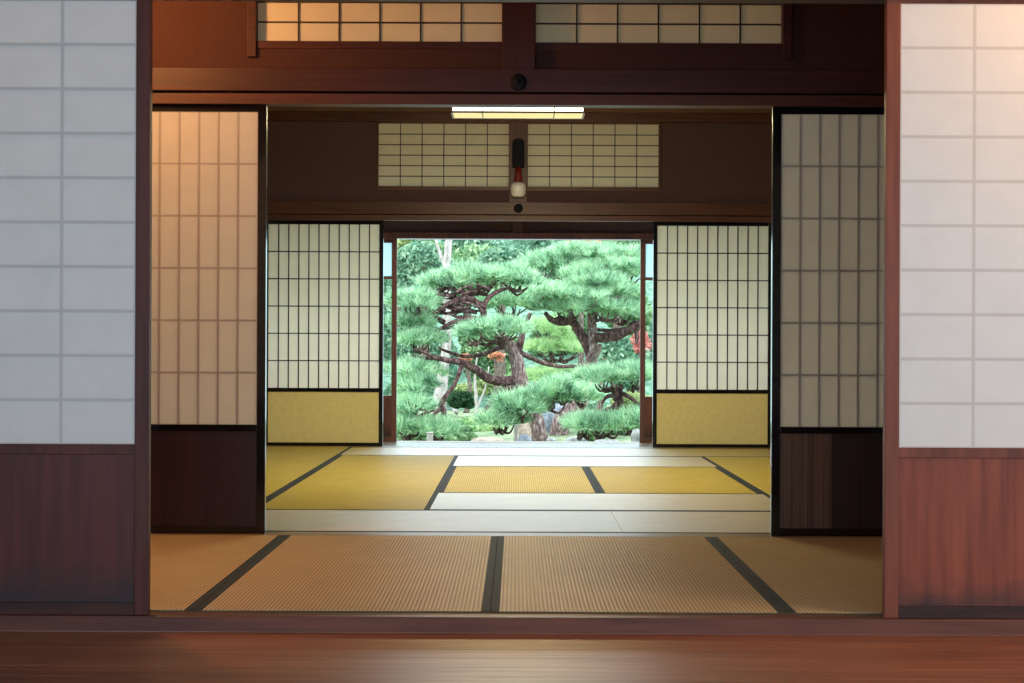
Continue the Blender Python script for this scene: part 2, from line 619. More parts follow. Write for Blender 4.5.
M['moss'] = bark('mossy_garden_ground', col(84, 110, 80), col(128, 146, 110), col(176, 180, 148), (1.6, 1.6, 1.6))
M['hill'] = bark('wooded_slope_ground', col(60, 92, 76), col(96, 136, 112), col(140, 174, 146), (2.2, 2.2, 2.2))
M['roof'] = plain('grey_eave_boards', col(96, 84, 74), 0.8, 0.2, 0.1, 20)

# ------------------------------------------------------------------ planes of the place
YA, YB, YC, YD = 4.42, 6.29, 11.84, 12.75
SA, SB, SC, SD = (FPX / y for y in (YA, YB, YC, YD))
CEIL = 2.66


def bx(name, mat, x0, x1, y0, y1, z0, z1, bevel=0.0):
    return MB().box(x0, x1, y0, y1, z0, z1).build(name, mat, None, bevel)


# ------------------------------------------------------------------ structure
def structure():
    S = struct
    # floors
    mb = MB()
    for i in range(42):
        y1 = 4.405 - i * 0.118
        mb.box(-3.6, 3.6, y1 - 0.1165, y1, -0.0825, -0.0525)
    S(mb.build('floor', M['floor_wood']))
    S(bx('floor', M['mat_core'], -3.2, 3.2, 4.48, 6.25, -0.14, -0.056))
    S(bx('floor', M['mat_core'], -3.0, 3.0, 6.375, 11.73, -0.14, -0.056))
    mb = MB()
    for i in range(7):
        y0 = 11.90 + i * 0.125
        mb.box(-3.4, 3.4, y0, y0 + 0.1235, -0.06, -0.024)
    S(mb.build('floor', M['engawa'], None, 0.001))
    # sills
    S(bx('trim_sill', M['sill_wood'], -3.6, 3.6, 4.405, 4.478, -0.0525, -0.006, 0.004))
    S(bx('trim_sill', M['track'], -3.2, 3.2, 6.252, 6.373, -0.10, 0.0, 0.002))
    S(bx('trim_sill', M['track'], -3.0, 3.0, 11.732, 11.898, -0.10, 0.0, 0.002))
    S(bx('trim_sill', M['track'], -3.4, 3.4, 12.70, 12.86, -0.30, -0.022, 0.002))
    # front partition
    S(bx('trim_lintel', M['beam'], -3.6, 3.6, 4.395, 4.50, 1.8445, 1.98, 0.003))
    S(bx('wall_front', M['plaster'], -3.6, 3.6, 4.43, 4.48, 1.98, 2.75))
    for s in (-1, 1):
        x0, x1 = sorted((s * 2.09, s * 3.6))
        S(bx('wall_front', M['plaster'], x0, x1, 4.43, 4.47, -0.006, 1.8445))
    # middle partition
    zt = lambda y, s: EYE + (VY - y) / s
    S(MB().box(-3.0, 3.0, 6.262, 6.284, zt(105.4, SB), zt(95, SB)).box(-3.0, 3.0, 6.284, 6.372, zt(104.0, SB), zt(95, SB)).build('trim_lintel', M['beam_edge']))
    S(bx('trim_rail', M['beam'], -3.0, 3.0, 6.245, 6.30, zt(93.2, SB), zt(70, SB), 0.003))
    S(bx('wall_middle', M['plaster'], -3.0, 3.0, 6.30, 6.35, zt(95.2, SB), zt(41.5, SB)))
    S(bx('wall_middle', M['plaster'], -3.0, -1.128, 6.30, 6.35, zt(41.5, SB), 2.75))
    S(bx('wall_middle', M['plaster'], 1.135, 3.0, 6.30, 6.35, zt(41.5, SB), 2.75))
    S(bx('wall_middle', M['plaster'], -1.128, 1.135, 6.30, 6.35, zt(-81, SB), 2.75))
    S(bx('trim_post', M['post'], -0.068, 0.072, 6.262, 6.372, zt(70, SB), 2.75, 0.003))
    for s in (-1, 1):
        x0, x1 = sorted((s * 2.066, s * 3.0))
        S(bx('wall_middle', M['plaster'], x0, x1, 6.30, 6.35, 0.0, zt(104.6, SB)))
    # far partition
    S(MB().box(-2.6, 2.6, 11.80, 11.822, zt(220.8, SC), zt(215.5, SC)).box(-2.6, 2.6, 11.822, 11.93, zt(219.0, SC), zt(215.5, SC)).build('trim_lintel', M['inner_beam']))
    S(bx('trim_rail', M['inner_beam'], -2.6, 2.6, 11.775, 11.84, zt(214.8, SC), zt(202.5, SC), 0.003))
    S(bx('wall_back', M['plaster_dark'], -2.6, 2.6, 11.85, 11.90, zt(215.5, SC), zt(187.5, SC)))
    S(bx('wall_back', M['plaster_dark'], -2.6, -1.128, 11.85, 11.90, zt(187.5, SC), 2.75))
    S(bx('wall_back', M['plaster_dark'], 1.15, 2.6, 11.85, 11.90, zt(187.5, SC), 2.75))
    S(bx('wall_back', M['plaster_dark'], -1.128, 1.15, 11.85, 11.90, zt(122.5, SC), 2.75))
    S(bx('trim_post', M['inner_post'], -0.07, 0.075, 11.805, 11.915, zt(202.5, SC), CEIL, 0.003))
    S(bx('trim_cornice', M['inner_beam'], -2.6, 2.6, 11.78, 11.85, zt(122.0, SC), CEIL, 0.003))
    for s in (-1, 1):
        x0, x1 = sorted((s * 2.045, s * 2.6))
        S(bx('wall_back', M['plaster_dark'], x0, x1, 11.85, 11.90, 0.0, zt(219.5, SC)))
    # veranda front above and beside the glazed screens
    S(bx('trim_lintel', M['red_wood'], -3.4, 3.4, 12.70, 12.84, 1.722, 1.775, 0.002))
    S(bx('wall_veranda', M['plaster_dark'], -3.4, 3.4, 12.75, 12.80, 1.775, 2.72))
    S(bx('trim_post', M['inner_post'], -0.045, 0.045, 12.72, 12.83, 1.765, 2.72, 0.002))
    for s in (-1, 1):
        x0, x1 = sorted((s * 2.35, s * 3.4))
        S(bx('wall_veranda', M['plaster_dark'], x0, x1, 12.75, 12.80, -0.022, 1.722))
    # ceilings (boards with battens)
    S(bx('ceiling', M['ceiling'], -3.6, 3.6, -0.5, 4.43, 2.50, 2.55))
    S(bx('ceiling', M['ceiling'], -3.0, 3.0, 4.43, 6.32, 2.75, 2.80))
    mb = MB().box(-2.6, 2.6, 6.35, 11.85, CEIL, CEIL + 0.05)
    for i in range(12):
        y = 6.6 + i * 0.45
        mb.box(-2.6, 2.6, y, y + 0.03, CEIL - 0.03, CEIL)
    S(mb.build('ceiling', M['ceiling']))
    S(bx('ceiling', M['ceiling'], -3.4, 3.4, 11.90, 12.75, 2.72, 2.77))
    # eave over the garden side of the front corridor, behind the camera
    S(bx('trim_eave', M['roof'], -4.2, 4.2, -1.9, -0.5, 2.42, 2.50))
    S(bx('trim_lintel', M['beam'], -3.6, 3.6, -0.5, -0.38, 2.10, 2.50))
    # side walls
    for s, nm in ((-1, 'wall_left'), (1, 'wall_right')):
        def w(xa, y0, y1, z1, mat):
            x0, x1 = sorted((s * xa, s * (xa + 0.08)))
            S(bx(nm, mat, x0, x1, y0, y1, -0.14, z1))
        w(3.6, -0.5, 4.48, 2.55, M['plaster'])
        w(3.0, 4.48, 6.35, 2.8, M['plaster'])
        w(2.6, 6.35, 11.90, 2.75, M['plaster_pale'])
        w(3.4, 11.90, 12.80, 2.77, M['plaster_dark'])
    # eave over the garden
    mb = MB()
    mb.v += [(-4.5, 12.80, 2.55), (4.5, 12.80, 2.55), (4.5, 14.3, 2.08), (-4.5, 14.3, 2.08),
             (-4.5, 12.80, 2.63), (4.5, 12.80, 2.63), (4.5, 14.3, 2.16), (-4.5, 14.3, 2.16)]
    mb.f += [(3, 2, 1, 0), (4, 5, 6, 7), (0, 1, 5, 4), (1, 2, 6, 5), (2, 3, 7, 6), (3, 0, 4, 7)]
    S(mb.build('trim_eave', M['roof']))


structure()


# ------------------------------------------------------------------ sliding screens
def shoji(label, group, edge, side, yf, stile, n_col, col_w, z, rows, k_w, paper_front, mats, boards=None):
    """One sliding screen. edge = x of the stile at the opening, side = -1 for the left of the opening, +1 for the right.
    z = (bottom, panel bottom, panel top, paper bottom, paper top, top)."""
    zb, zp0, zp1, zq0, zq1, zt = z
    w = stile * 2 + n_col * col_w
    xa, xb = (edge - w, edge) if side < 0 else (edge, edge + w)
    t = 0.03
    foot = mats.get('foot', mats['frame'])
    root = thing('shoji_screen', label, 'sliding door', ((xa + xb) / 2, yf + t / 2, zb), group)
    fr = mats['frame']
    MB().box(xa, xa + stile, yf, yf + t, zb, zt).build('stile', fr, root, 0.002)
    MB().box(xb - stile, xb, yf, yf + t, zb, zt).build('stile', fr, root, 0.002)
    e = 0.0012
    for nm, z0, z1 in (('bottom_rail', zb, zp0), ('middle_rail', zp1, zq0), ('top_rail', zq1, zt)):
        MB().box(xa + stile, xb - stile, yf + e, yf + t - e, z0, z1).build(nm, foot if nm == 'bottom_rail' else fr, root, 0.0015)
    # lattice
    mb = MB()
    k0, k1 = (yf + 0.0045, yf + 0.018) if paper_front else (yf + 0.004, yf + 0.016)
    for i in range(1, n_col):
        x = xa + stile + i * col_w
        mb.box(x - k_w / 2, x + k_w / 2, k0, k1, zq0, zq1)
    rh = (zq1 - zq0) / rows
    for j in range(1, rows):
        zz = zq0 + j * rh
        mb.box(xa + stile, xb - stile, k0 + 0.001, k1, zz - k_w / 2, zz + k_w / 2)
    mb.build('lattice', mats['lattice'], root)
    yp = yf + 0.003 if paper_front else yf + 0.0175
    x0, x1 = xa + stile - 0.001, xb - stile + 0.001
    sheet = MB().quad((x0, yp, zq0 - 0.001), (x1, yp, zq0 - 0.001), (x1, yp, zq1 + 0.001), (x0, yp, zq1 + 0.001)).build('paper', mats['paper'], root)
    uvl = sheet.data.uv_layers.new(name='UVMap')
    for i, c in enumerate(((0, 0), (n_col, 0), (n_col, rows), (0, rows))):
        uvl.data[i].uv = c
    # lower panel
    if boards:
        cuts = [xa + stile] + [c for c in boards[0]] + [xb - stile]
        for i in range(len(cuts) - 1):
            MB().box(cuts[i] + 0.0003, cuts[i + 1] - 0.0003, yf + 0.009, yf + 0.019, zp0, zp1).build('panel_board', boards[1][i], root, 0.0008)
    else:
        MB().box(xa + stile, xb - stile, yf + 0.009, yf + 0.019, zp0, zp1).build('panel', mats['panel'], root)
    return root


def zA(y): return EYE + (VY - y) / SA
def zB(y): return EYE + (VY - y) / SB
def zC(y): return EYE + (VY - y) / SC


Az = (-0.006, 0.030, zA(455.8), zA(445.4), 1.828, 1.848)
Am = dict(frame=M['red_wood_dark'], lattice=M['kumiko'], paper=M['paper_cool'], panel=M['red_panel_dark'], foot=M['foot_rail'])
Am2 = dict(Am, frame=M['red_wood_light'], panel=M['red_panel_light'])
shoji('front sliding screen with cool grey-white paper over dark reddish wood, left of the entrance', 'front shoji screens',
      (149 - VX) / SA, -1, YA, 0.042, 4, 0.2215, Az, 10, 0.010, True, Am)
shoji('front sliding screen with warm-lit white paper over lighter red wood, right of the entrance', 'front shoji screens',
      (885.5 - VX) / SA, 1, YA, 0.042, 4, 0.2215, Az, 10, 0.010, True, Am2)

Bz = (0.0, 0.032, zB(432), zB(425.3), zB(112.5), zB(105.0))
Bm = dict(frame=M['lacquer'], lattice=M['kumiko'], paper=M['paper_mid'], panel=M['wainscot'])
bl = (265.5 - VX) / SB
br = (772 - VX) / SB
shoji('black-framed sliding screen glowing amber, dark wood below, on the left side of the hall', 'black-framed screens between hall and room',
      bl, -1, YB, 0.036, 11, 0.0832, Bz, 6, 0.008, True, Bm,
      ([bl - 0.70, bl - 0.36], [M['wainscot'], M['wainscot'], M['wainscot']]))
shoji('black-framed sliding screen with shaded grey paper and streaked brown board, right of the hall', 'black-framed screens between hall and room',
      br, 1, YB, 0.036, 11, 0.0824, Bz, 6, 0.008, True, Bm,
      ([br + 0.256, br + 0.60], [M['wainscot_streaked'], M['wainscot'], M['wainscot']]))

Cz = (0.0, 0.026, zC(392.2), zC(388.3), zC(224.6), zC(220.8))
Cm = dict(frame=M['lacquer'], lattice=M['kumiko_dark'], paper=M['paper_far'], panel=M['gold'])
shoji('far lattice screen with gold lower panel, left of the garden view', 'far lattice screens beside the garden',
      (383 - VX) / SC, -1, YC, 0.032, 11, 0.0806, Cz, 6, 0.0085, False, Cm)
shoji('far lattice screen with gold lower panel, right of the garden view', 'far lattice screens beside the garden',
      (653 - VX) / SC, 1, YC, 0.032, 11, 0.0806, Cz, 6, 0.0085, False, Cm)


# ------------------------------------------------------------------ glazed screens of the veranda
def glazed(label, edge, side, yf):
    w = 1.16
    xa, xb = (edge - w, edge) if side < 0 else (edge, edge + w)
    zb, zt = -0.022, 1.723
    z = lambda y: EYE + (VY - y) / SD
    root = thing('glazed_screen', label, 'glass door', ((xa + xb) / 2, yf + 0.017, zb), 'glazed sliding doors on the veranda')
    t, s = 0.034, 0.045
    for x in (xa, xb - s):
        MB().box(x, x + s, yf, yf + t, zb, zt).build('stile', M['red_wood'], root, 0.002)
    rails = [('bottom_rail', zb, 0.02), ('middle_rail', z(399), z(395.5)), ('transom_rail', z(279.2), z(276.4)), ('top_rail', z(243), zt)]
    for nm, z0, z1 in rails:
        MB().box(xa + s, xb - s, yf + 0.001, yf + t - 0.001, z0, z1).build(nm, M['red_wood'], root, 0.0015)
    MB().box(xa + s, xb - s, yf + 0.012, yf + 0.022, 0.02, z(399)).build('panel', M['red_panel'], root)
    for nm, z0, z1, mt in (('pane', z(395.5), z(279.2), M['glass']), ('frosted_pane', z(276.4), z(243), M['frosted'])):
        yp = yf + 0.017
        o = MB().quad((xa + s, yp, z0), (xb - s, yp, z0), (xb - s, yp, z1), (xa + s, yp, z1)).build(nm, mt, root)
        if nm == 'frosted_pane':
            o['label'] = 'pale frosted upper pane'
    return root


glazed('wood-framed glass door slid mostly behind the far left lattice screen', (396.8 - VX) / SD, -1, 12.735)
glazed('wood-framed glass door slid mostly behind the far right lattice screen', (640 - VX) / SD, 1, 12.735)


# ------------------------------------------------------------------ transom lattices
def transom(label, group, x0, x1, yf, z0, z1, rows, mat_frame, horn=0):
    root = thing('transom_lattice', label, 'transom window', ((x0 + x1) / 2, yf + 0.02, z0), group)
    f = 0.018
    MB().box(x0 - f, x1 + f, yf, yf + 0.05, z0 - 0.032, z0).build('bottom_rail', mat_frame, root, 0.002)
    MB().box(x0 - f, x1 + f, yf, yf + 0.05, z1, z1 + 0.02).build('top_rail', mat_frame, root, 0.002)
    for s, x in ((-1, x0), (1, x1)):
        if horn == s:      # the outer stile runs on below the rail
            xa, xb = sorted((x, x + s * 0.038))
            MB().box(xa, xb, yf - 0.012, yf + 0.05, z0 - 0.07, z1 + 0.02).build('outer_stile', mat_frame, root, 0.002)
        else:
            xa, xb = sorted((x, x + s * f))
            MB().box(xa, xb, yf + 0.002, yf + 0.05, z0, z1).build('stile', mat_frame, root, 0.001)
    mb = MB()
    for i in range(1, 6):
        x = x0 + (x1 - x0) * i / 6
        mb.box(x - 0.0034, x + 0.0034, yf + 0.031, yf + 0.0366, z0, z1)
    for j in range(1, rows):
        zz = z0 + (z1 - z0) * j / rows
        mb.box(x0, x1, yf + 0.0315, yf + 0.0366, zz - 0.0034, zz + 0.0034)
    mb.build('lattice', M['kumiko_dark'], root)
    yp = yf + 0.037
    MB().quad((x0, yp, z0), (x1, yp, z0), (x1, yp, z1), (x0, yp, z1)).build('paper', M['paper_ranma'], root)
    return root


gB, gC = 'paper transoms over the near doorway', 'paper transoms over the far doorway'
transom('amber-lit paper transom over the near doorway, left of its dark post', gB, (255 - VX) / SB, (500.5 - VX) / SB, 6.295, zB(41), zB(-81), 6, M['beam'], -1)
transom('tan paper transom in shade over the near doorway, right of its dark post', gB, (534.5 - VX) / SB, (781.5 - VX) / SB, 6.295, zB(41.5), zB(-81), 6, M['beam'], 1)
transom('cream paper transom over the far doorway, left of the wall lamp', gC, (377.5 - VX) / SC, (508.2 - VX) / SC, 11.835, zC(186.3), zC(123), 6, M['inner_beam'])
transom('cream paper transom over the far doorway, right of the wall lamp', gC, (527 - VX) / SC, (658 - VX) / SC, 11.835, zC(186.3), zC(123), 6, M['inner_beam'])


# ------------------------------------------------------------------ nail covers on the beams
def nail_cover(label, x, z, y, r):
    root = thing('nail_cover', label, 'nail cover', (x, y, z), 'iron nail covers')
    MB().lathe((x, y, z), [(0.0005, -0.014), (r * 0.5, -0.013), (r * 0.85, -0.009), (r, -0.003), (r, 0.0)], 20, 'Y').build('plate', M['iron'], root, 0, True)
    MB().lathe((x, y - 0.014, z), [(0.0005, -0.007), (r * 0.25, -0.006), (r * 0.32, 0.0), (r * 0.32, 0.003)], 14, 'Y').build('boss', M['iron'], root, 0, True)
    return root


nail_cover('dark round nail cover on the near beam, under the near transom post', 0.001, zB(84), 6.2445, 0.036)
nail_cover('small dark nail cover on the far beam, below the wall lamp', 0.006, zC(208.5), 11.7745, 0.036)

# ------------------------------------------------------------------ wall lamp on the far post
lx = (517.6 - VX) / SC
lamp = thing('wall_lamp', 'small wall lamp with dark case, red collar and white globe on the far transom post', 'lamp', (lx, 11.805, zC(198)))
mb = MB()
hw, zt0, zt1 = 0.048, zC(168), zC(139.5)
prof = [(-hw, zt0), (hw, zt0), (hw, zt1 - 0.03), (hw * 0.7, zt1 - 0.008), (hw * 0.3, zt1), (-hw * 0.3, zt1), (-hw * 0.7, zt1 - 0.008), (-hw, zt1 - 0.03)]
b0 = len(mb.v)
for yy in (11.735, 11.805):
    mb.v += [(lx + x, yy, zz) for x, zz in prof]
mb.f.append(tuple(range(8)))
mb.f.append(tuple(range(15, 7, -1)))
for i in range(8):
    j = (i + 1) % 8
    mb.f.append((j, i, i + 8, j + 8))
mb.build('case', M['dark_case'], lamp, 0.006)
MB().lathe((lx, 11.765, zC(183.5)), [(0.001, 0.0), (0.034, 0.0), (0.036, 0.02), (0.028, 0.07), (0.024, zC(168) - zC(183.5)), (0.001, zC(168) - zC(183.5))], 20).build('collar', M['red_paint'], lamp, 0, True)
gp = []
gh = zC(183) - zC(198)
for i in range(15):
    a = -PI / 2 + PI * i / 14
    ca, sa = math.cos(a), math.sin(a)
    gp.append((max(0.0008, 0.061 * abs(ca) ** 0.55), gh / 2 + gh / 2 * math.copysign(abs(sa) ** 0.7, sa)))
MB().lathe((lx, 11.742, zC(198)), gp, 28).build('globe', M['globe'], lamp, 0, True)

# ------------------------------------------------------------------ ceiling light of the inner room
LY0, LY1, LZ = 8.88, 9.12, 2.20
lc = (517 - VX) / 166.9
light = thing('ceiling_light', 'lit rectangular pendant lamp with cream diffuser hanging in the inner room', 'ceiling light', (0.0, 9.0, LZ))
hx = 0.403
MB().box(-hx + 0.012, hx - 0.012, LY0 + 0.006, LY0 + 0.010, LZ + 0.012, LZ + 0.10).build('front_diffuser', M['lamp_white'], light)
MB().box(-hx + 0.012, hx - 0.012, LY1 - 0.010, LY1 - 0.006, LZ + 0.012, LZ + 0.10).build('back_diffuser', M['lamp_white'], light)
MB().box(-hx + 0.012, hx - 0.012, LY0 + 0.012, LY1 - 0.012, LZ + 0.002, LZ + 0.006).build('bottom_diffuser', M['lamp_cream'], light)
mb = MB()
for z0, z1 in ((LZ, LZ + 0.011), (LZ + 0.10, LZ + 0.115)):
    mb.box(-hx, hx, LY0, LY0 + 0.011, z0, z1).box(-hx, hx, LY1 - 0.011, LY1, z0, z1)
    mb.box(-hx, -hx + 0.011, LY0 + 0.011, LY1 - 0.011, z0, z1).box(hx - 0.011, hx, LY0 + 0.011, LY1 - 0.011, z0, z1)
for x in (-hx, hx - 0.011):
    mb.box(x, x + 0.011, LY0, LY0 + 0.011, LZ + 0.011, LZ + 0.10).box(x, x + 0.011, LY1 - 0.011, LY1, LZ + 0.011, LZ + 0.10)
mb.build('frame', M['lamp_frame'], light, 0.001)
for x in (-hx, hx - 0.004):
    MB().box(x + 0.002, x + 0.004, LY0 + 0.012, LY1 - 0.012, LZ + 0.012, LZ + 0.10).build('end_diffuser', M['lamp_white'], light)
for px in (481.3, 553.4):
    x = (px - VX) / 166.9
    MB().box(x - 0.003, x + 0.003, LY0 - 0.002, LY1 + 0.002, LZ - 0.002, LZ + 0.112).build('divider', M['lamp_frame'], light, 0.0008)
MB().box(-hx, hx, LY0, LY1, LZ + 0.115, LZ + 0.125).build('top_plate', M['lamp_frame'], light)
for x in (-0.22, 0.22):
    MB().lathe((x, 9.0, LZ + 0.125), [(0.006, 0.0), (0.006, CEIL - LZ - 0.125)], 10).build('hanging_rod', M['iron'], light, 0, True)


# ------------------------------------------------------------------ tatami mats
def mat(label, group, x0, x1, y0, y1, along, rush):
    g = 0.0008
    x0, x1, y0, y1 = x0 + g, x1 - g, y0 + g, y1 - g
    root = thing('tatami_mat', label, 'tatami mat', ((x0 + x1) / 2, (y0 + y1) / 2, -0.055), group)
    bw = 0.027
    MB().box(x0, x1, y0, y1, -0.055, -0.0015).build('core', M['mat_core'], root)
    if along == 'Y':
        MB().box(x0 + bw, x1 - bw, y0, y1, -0.0015, 0.0).build('rush_cover', rush, root)
        for a, b in ((x0, x0 + bw), (x1 - bw, x1)):
            MB().box(a, b, y0, y1, -0.0015, 0.0006).build('cloth_border', M['cloth'], root, 0.0003)
    else:
        MB().box(x0, x1, y0 + bw, y1 - bw, -0.0015, 0.0).build('rush_cover', rush, root)
        for a, b in ((y0, y0 + bw), (y1 - bw, y1)):
            MB().box(x0, x1, a, b, -0.0015, 0.0006).build('cloth_border', M['cloth'], root, 0.0003)
    return root


gh_ = 'tatami mats of the near hall'
hx_ = [-1.88, -0.975, -0.0775, 0.82, 1.72]
hl = ['orange-lit tatami mat running under the amber hall screen', 'brown ribbed tatami mat at the near sill, first left of the centre border',
      'ribbed tatami mat at the near sill, first right of the centre border', 'tan tatami mat running under the grey hall screen']
for i in range(4):
    mat(hl[i], gh_, hx_[i], hx_[i + 1], 4.48, 6.25, 'Y', M['tat_hall'])
gi = 'tatami mats of the inner room'
X = [-2.19, -1.295, -0.425, 0.46, 1.345, 2.255]
ya, yb, yc, yd, ye, yf_ = 6.375, 7.24, 8.11, 9.89, 10.84, 11.73
ym = (yb + ye) / 2
R, RX = M['tat_room'], M['tat_room_x']
mat('pale crosswise tatami mat along the doorsill of the inner room, its left one', gi, X[1], X[3], ya, yb, 'X', RX)
mat('pale crosswise tatami mat along the doorsill of the inner room, its right one', gi, X[3], X[5], ya, yb, 'X', RX)
mat('pale crosswise tatami mat in the second row, ending at the golden mat', gi, X[2], X[4], yb, yc, 'X', RX)
mat('golden lengthwise tatami mat before the far left screen, its near half', gi, X[1], X[2], yb, ym, 'Y', R)
mat('golden lengthwise tatami mat before the far left screen, its far half', gi, X[1], X[2], ym, ye, 'Y', R)
mat('golden tatami mat at the left side of the room, cut off by the amber screen', gi, X[0], X[1], ya, yb + 0.9, 'Y', R)
mat('golden tatami mat at the left side reaching the far left screen', gi, X[0], X[1], yb + 0.9, yf_, 'Y', R)
mat('central golden tatami mat, left one of the middle pair', gi, X[2], X[3], yc, yd, 'Y', R)
mat('central golden tatami mat, right one of the middle pair', gi, X[3], X[4], yc, yd, 'Y', R)
mat('pale bluish crosswise tatami mat just beyond the middle pair', gi, X[2], X[4], yd, ye, 'X', RX)
mat('golden tatami mat at the right side of the inner room, its near half', gi, X[4], X[5], yb, ym, 'Y', R)
mat('golden tatami mat at the right side of the inner room, its far half', gi, X[4], X[5], ym, ye, 'Y', R)
mat('last crosswise tatami mat before the veranda, in front of the far left screen', gi, X[1], X[3], ye, yf_, 'X', RX)
mat('last crosswise tatami mat before the veranda, in front of the far right screen', gi, X[3], X[5], ye, yf_, 'X', RX)


# ------------------------------------------------------------------ garden
GZ = -0.52


def garden_ground():
    nx, ny = 40, 50
    xs = np.linspace(-18, 18, nx)
    ys = np.concatenate([np.linspace(12.86, 34, 28), np.linspace(36, 70, 22)])
    rng = random.Random(4)
    mb = MB()
    for y in ys:
        for x in xs:
            h = GZ + 0.06 * math.sin(x * 0.9 + y * 0.6) + 0.05 * math.sin(x * 0.37 - y * 0.8)
            if y > 33:
                h += (y - 33) * 0.22 + 0.3 * math.sin(x * 0.5)  * min(1, (y - 33) / 8)
            if y < 14:
                h = GZ
            mb.v.append((x, y, h))
    for j in range(len(ys) - 1):
        for i in range(nx - 1):
            a = j * nx + i
            mb.f.append((a, a + 1, a + nx + 1, a + nx))
    o = mb.build('garden_ground', M['moss'], None, 0, True)
    o.data.materials.append(M['hill'])
    for pl in o.data.polygons:
        if pl.center.y + o.location.y > 32.5:
            pl.material_index = 1
    o['kind'] = 'structure'


garden_ground()


def unit(a):
    return a / np.maximum(1e-9, np.linalg.norm(a, axis=1, keepdims=True))


def needle_mesh(tufts, dirs, rng, k=18, L=0.14, w=0.0105, spread=0.85):
    """Pine needles: slim blades fanning out of every shoot tip."""
    n = len(tufts)
    p = np.repeat(tufts, k, 0)
    d = np.repeat(dirs, k, 0) + rng.normal(0, spread * 0.55, (n * k, 3))
    d = unit(d)
    ln = L * rng.uniform(0.7, 1.15, (n * k, 1))
    side = unit(np.cross(d, rng.normal(0, 1, (n * k, 3)))) * w * 0.5
    p = p + rng.normal(0, 0.012, p.shape)
    V = np.stack([p - side, p + side, p + d * ln], 1).reshape(-1, 3)
    F = np.arange(n * k * 3).reshape(-1, 3)
    return V, F


def pine_pad(root, c, rx, ry, rz, seed, mat, base=None, dens=1.0):
    """A cloud-like layer of foliage with its twigs underneath."""
    rng = np.random.default_rng(seed)
    c = np.array(c)
    nsub = max(5, int(11 * dens * math.sqrt(rx * ry) / 0.45))
    T, D = [], []
    tips = []
    for s in range(nsub):
        a, r = rng.uniform(0, 2 * PI), math.sqrt(rng.uniform(0, 1)) * 0.78
        o = c + np.array([rx * r * math.cos(a), ry * r * math.sin(a), rz * (0.75 * (1 - r * r) - 0.35) + rng.normal(0, rz * 0.18)])
        sr = rng.uniform(0.13, 0.22)
        m = int(24 * (sr / 0.17) ** 2)
        u = unit(rng.normal(0, 1, (m, 3)))
        u[:, 2] = np.abs(u[:, 2]) * 0.9 - 0.15
        q = o + u * sr * np.array([1.15, 1.0, 0.62]) * rng.uniform(0.55, 1.0, (m, 1))
        T.append(q)
        dd = u * np.array([0.8, 0.8, 0.6]) + np.array([0, 0, 0.65])
        D.append(unit(dd))
        tips.append(o - np.array([0, 0, 0.05]))
    T, D = np.concatenate(T), np.concatenate(D)
    V, F = needle_mesh(T, D, rng)
    pad = link_mesh('foliage', V, F, mat, root)
    mb = MB()
    b = np.array(base) if base is not None else c - np.array([0, 0, rz * 0.9])
    rr = random.Random(seed)
    for t in tips:
        mid = b * 0.45 + t * 0.55 + np.array([rr.uniform(-.05, .05), rr.uniform(-.05, .05), -0.04 - rr.uniform(0, .05)])
        mb.tube([tuple(b), tuple(mid), tuple(t)], [0.022, 0.015, 0.007], 5)
    tw = mb.build('twigs', M['pine_branch'], pad, 0, True)
    return pad


DSHIFT = 0.0      # how far a tree stands behind the distances written in its list


def limb(root, pts, name='branch', mat=None, rough=0.10, seg=10, seed=1):
    """pts: (px, py, distance, radius in px) along the limb."""
    P = [W(x, y, d + DSHIFT) for x, y, d, r in pts]
    Rr = [r * (d + DSHIFT) / FPX for x, y, d, r in pts]
    mb = MB().tube([tuple(p) for p in P], Rr, seg, rough, random.Random(seed))
    return mb.build(name, mat or M['pine_branch'], root, 0, True)


def pads(root, lst, seed, mat):
    for i, (px, py, d, rx, rz, ry) in enumerate(lst):
        d += DSHIFT
        k = d / FPX
        pine_pad(root, W(px, py, d), rx * k, ry, rz * k, seed + i * 7, mat)


# --- the great pine: trunk in the middle of the view
D0 = 19.0
p1 = W(541, 455, D0)
pine = thing('pine_tree', 'large old pine with scaly trunk and sweeping left branches, middle of the garden view', 'tree', (p1.x, p1.y, GZ), 'garden pines')
limb(pine, [(545, 468, 19, 12), (542, 452, 19, 9.5), (539, 432, 19, 8), (535, 413, 19, 7.4), (528, 398, 19, 9), (521, 385, 19, 8.6), (518, 370, 19, 7), (516, 357, 19, 6.6), (511, 346, 19, 5.6), (505, 338, 19, 4)], 'trunk', M['pine_bark'], 0.12, 14, 3)
limb(pine, [(519, 378, 19, 5.5), (504, 381, 18.9, 5), (489, 378, 18.8, 4.8), (475, 369, 18.7, 4.2), (462, 362, 18.6, 3.6), (448, 360, 18.5, 3), (435, 357, 18.5, 2.6), (422, 358, 18.5, 2), (411, 355, 18.5, 1.2)], seed=5)
limb(pine, [(513, 347, 19, 3), (500, 347, 19.1, 2.4), (485, 353, 19.2, 2.2), (466, 356, 19.3, 2), (450, 352, 19.3, 1.6), (438, 347, 19.3, 1)], seed=6)
limb(pine, [(462, 364, 18.6, 2.4), (455, 383, 18.4, 2), (447, 394, 18.3, 2.2), (441, 404, 18.2, 3.2), (444, 412, 18.2, 2.6), (440, 421, 18.2, 1.4)], seed=7)
limb(pine, [(441, 408, 18.2, 2.4), (434, 414, 18.1, 1.8), (428, 424, 18.1, 1)], seed=8)
limb(pine, [(518, 386, 19, 3), (506, 389, 18.8, 2.6), (493, 401, 18.6, 2.3), (478, 417, 18.5, 2)], seed=9)
limb(pine, [(520, 352, 19, 3), (530, 357, 19.2, 2.4), (545, 363, 19.4, 2.2), (562, 366, 19.5, 1.8), (583, 365, 19.6, 1.2)], seed=10)
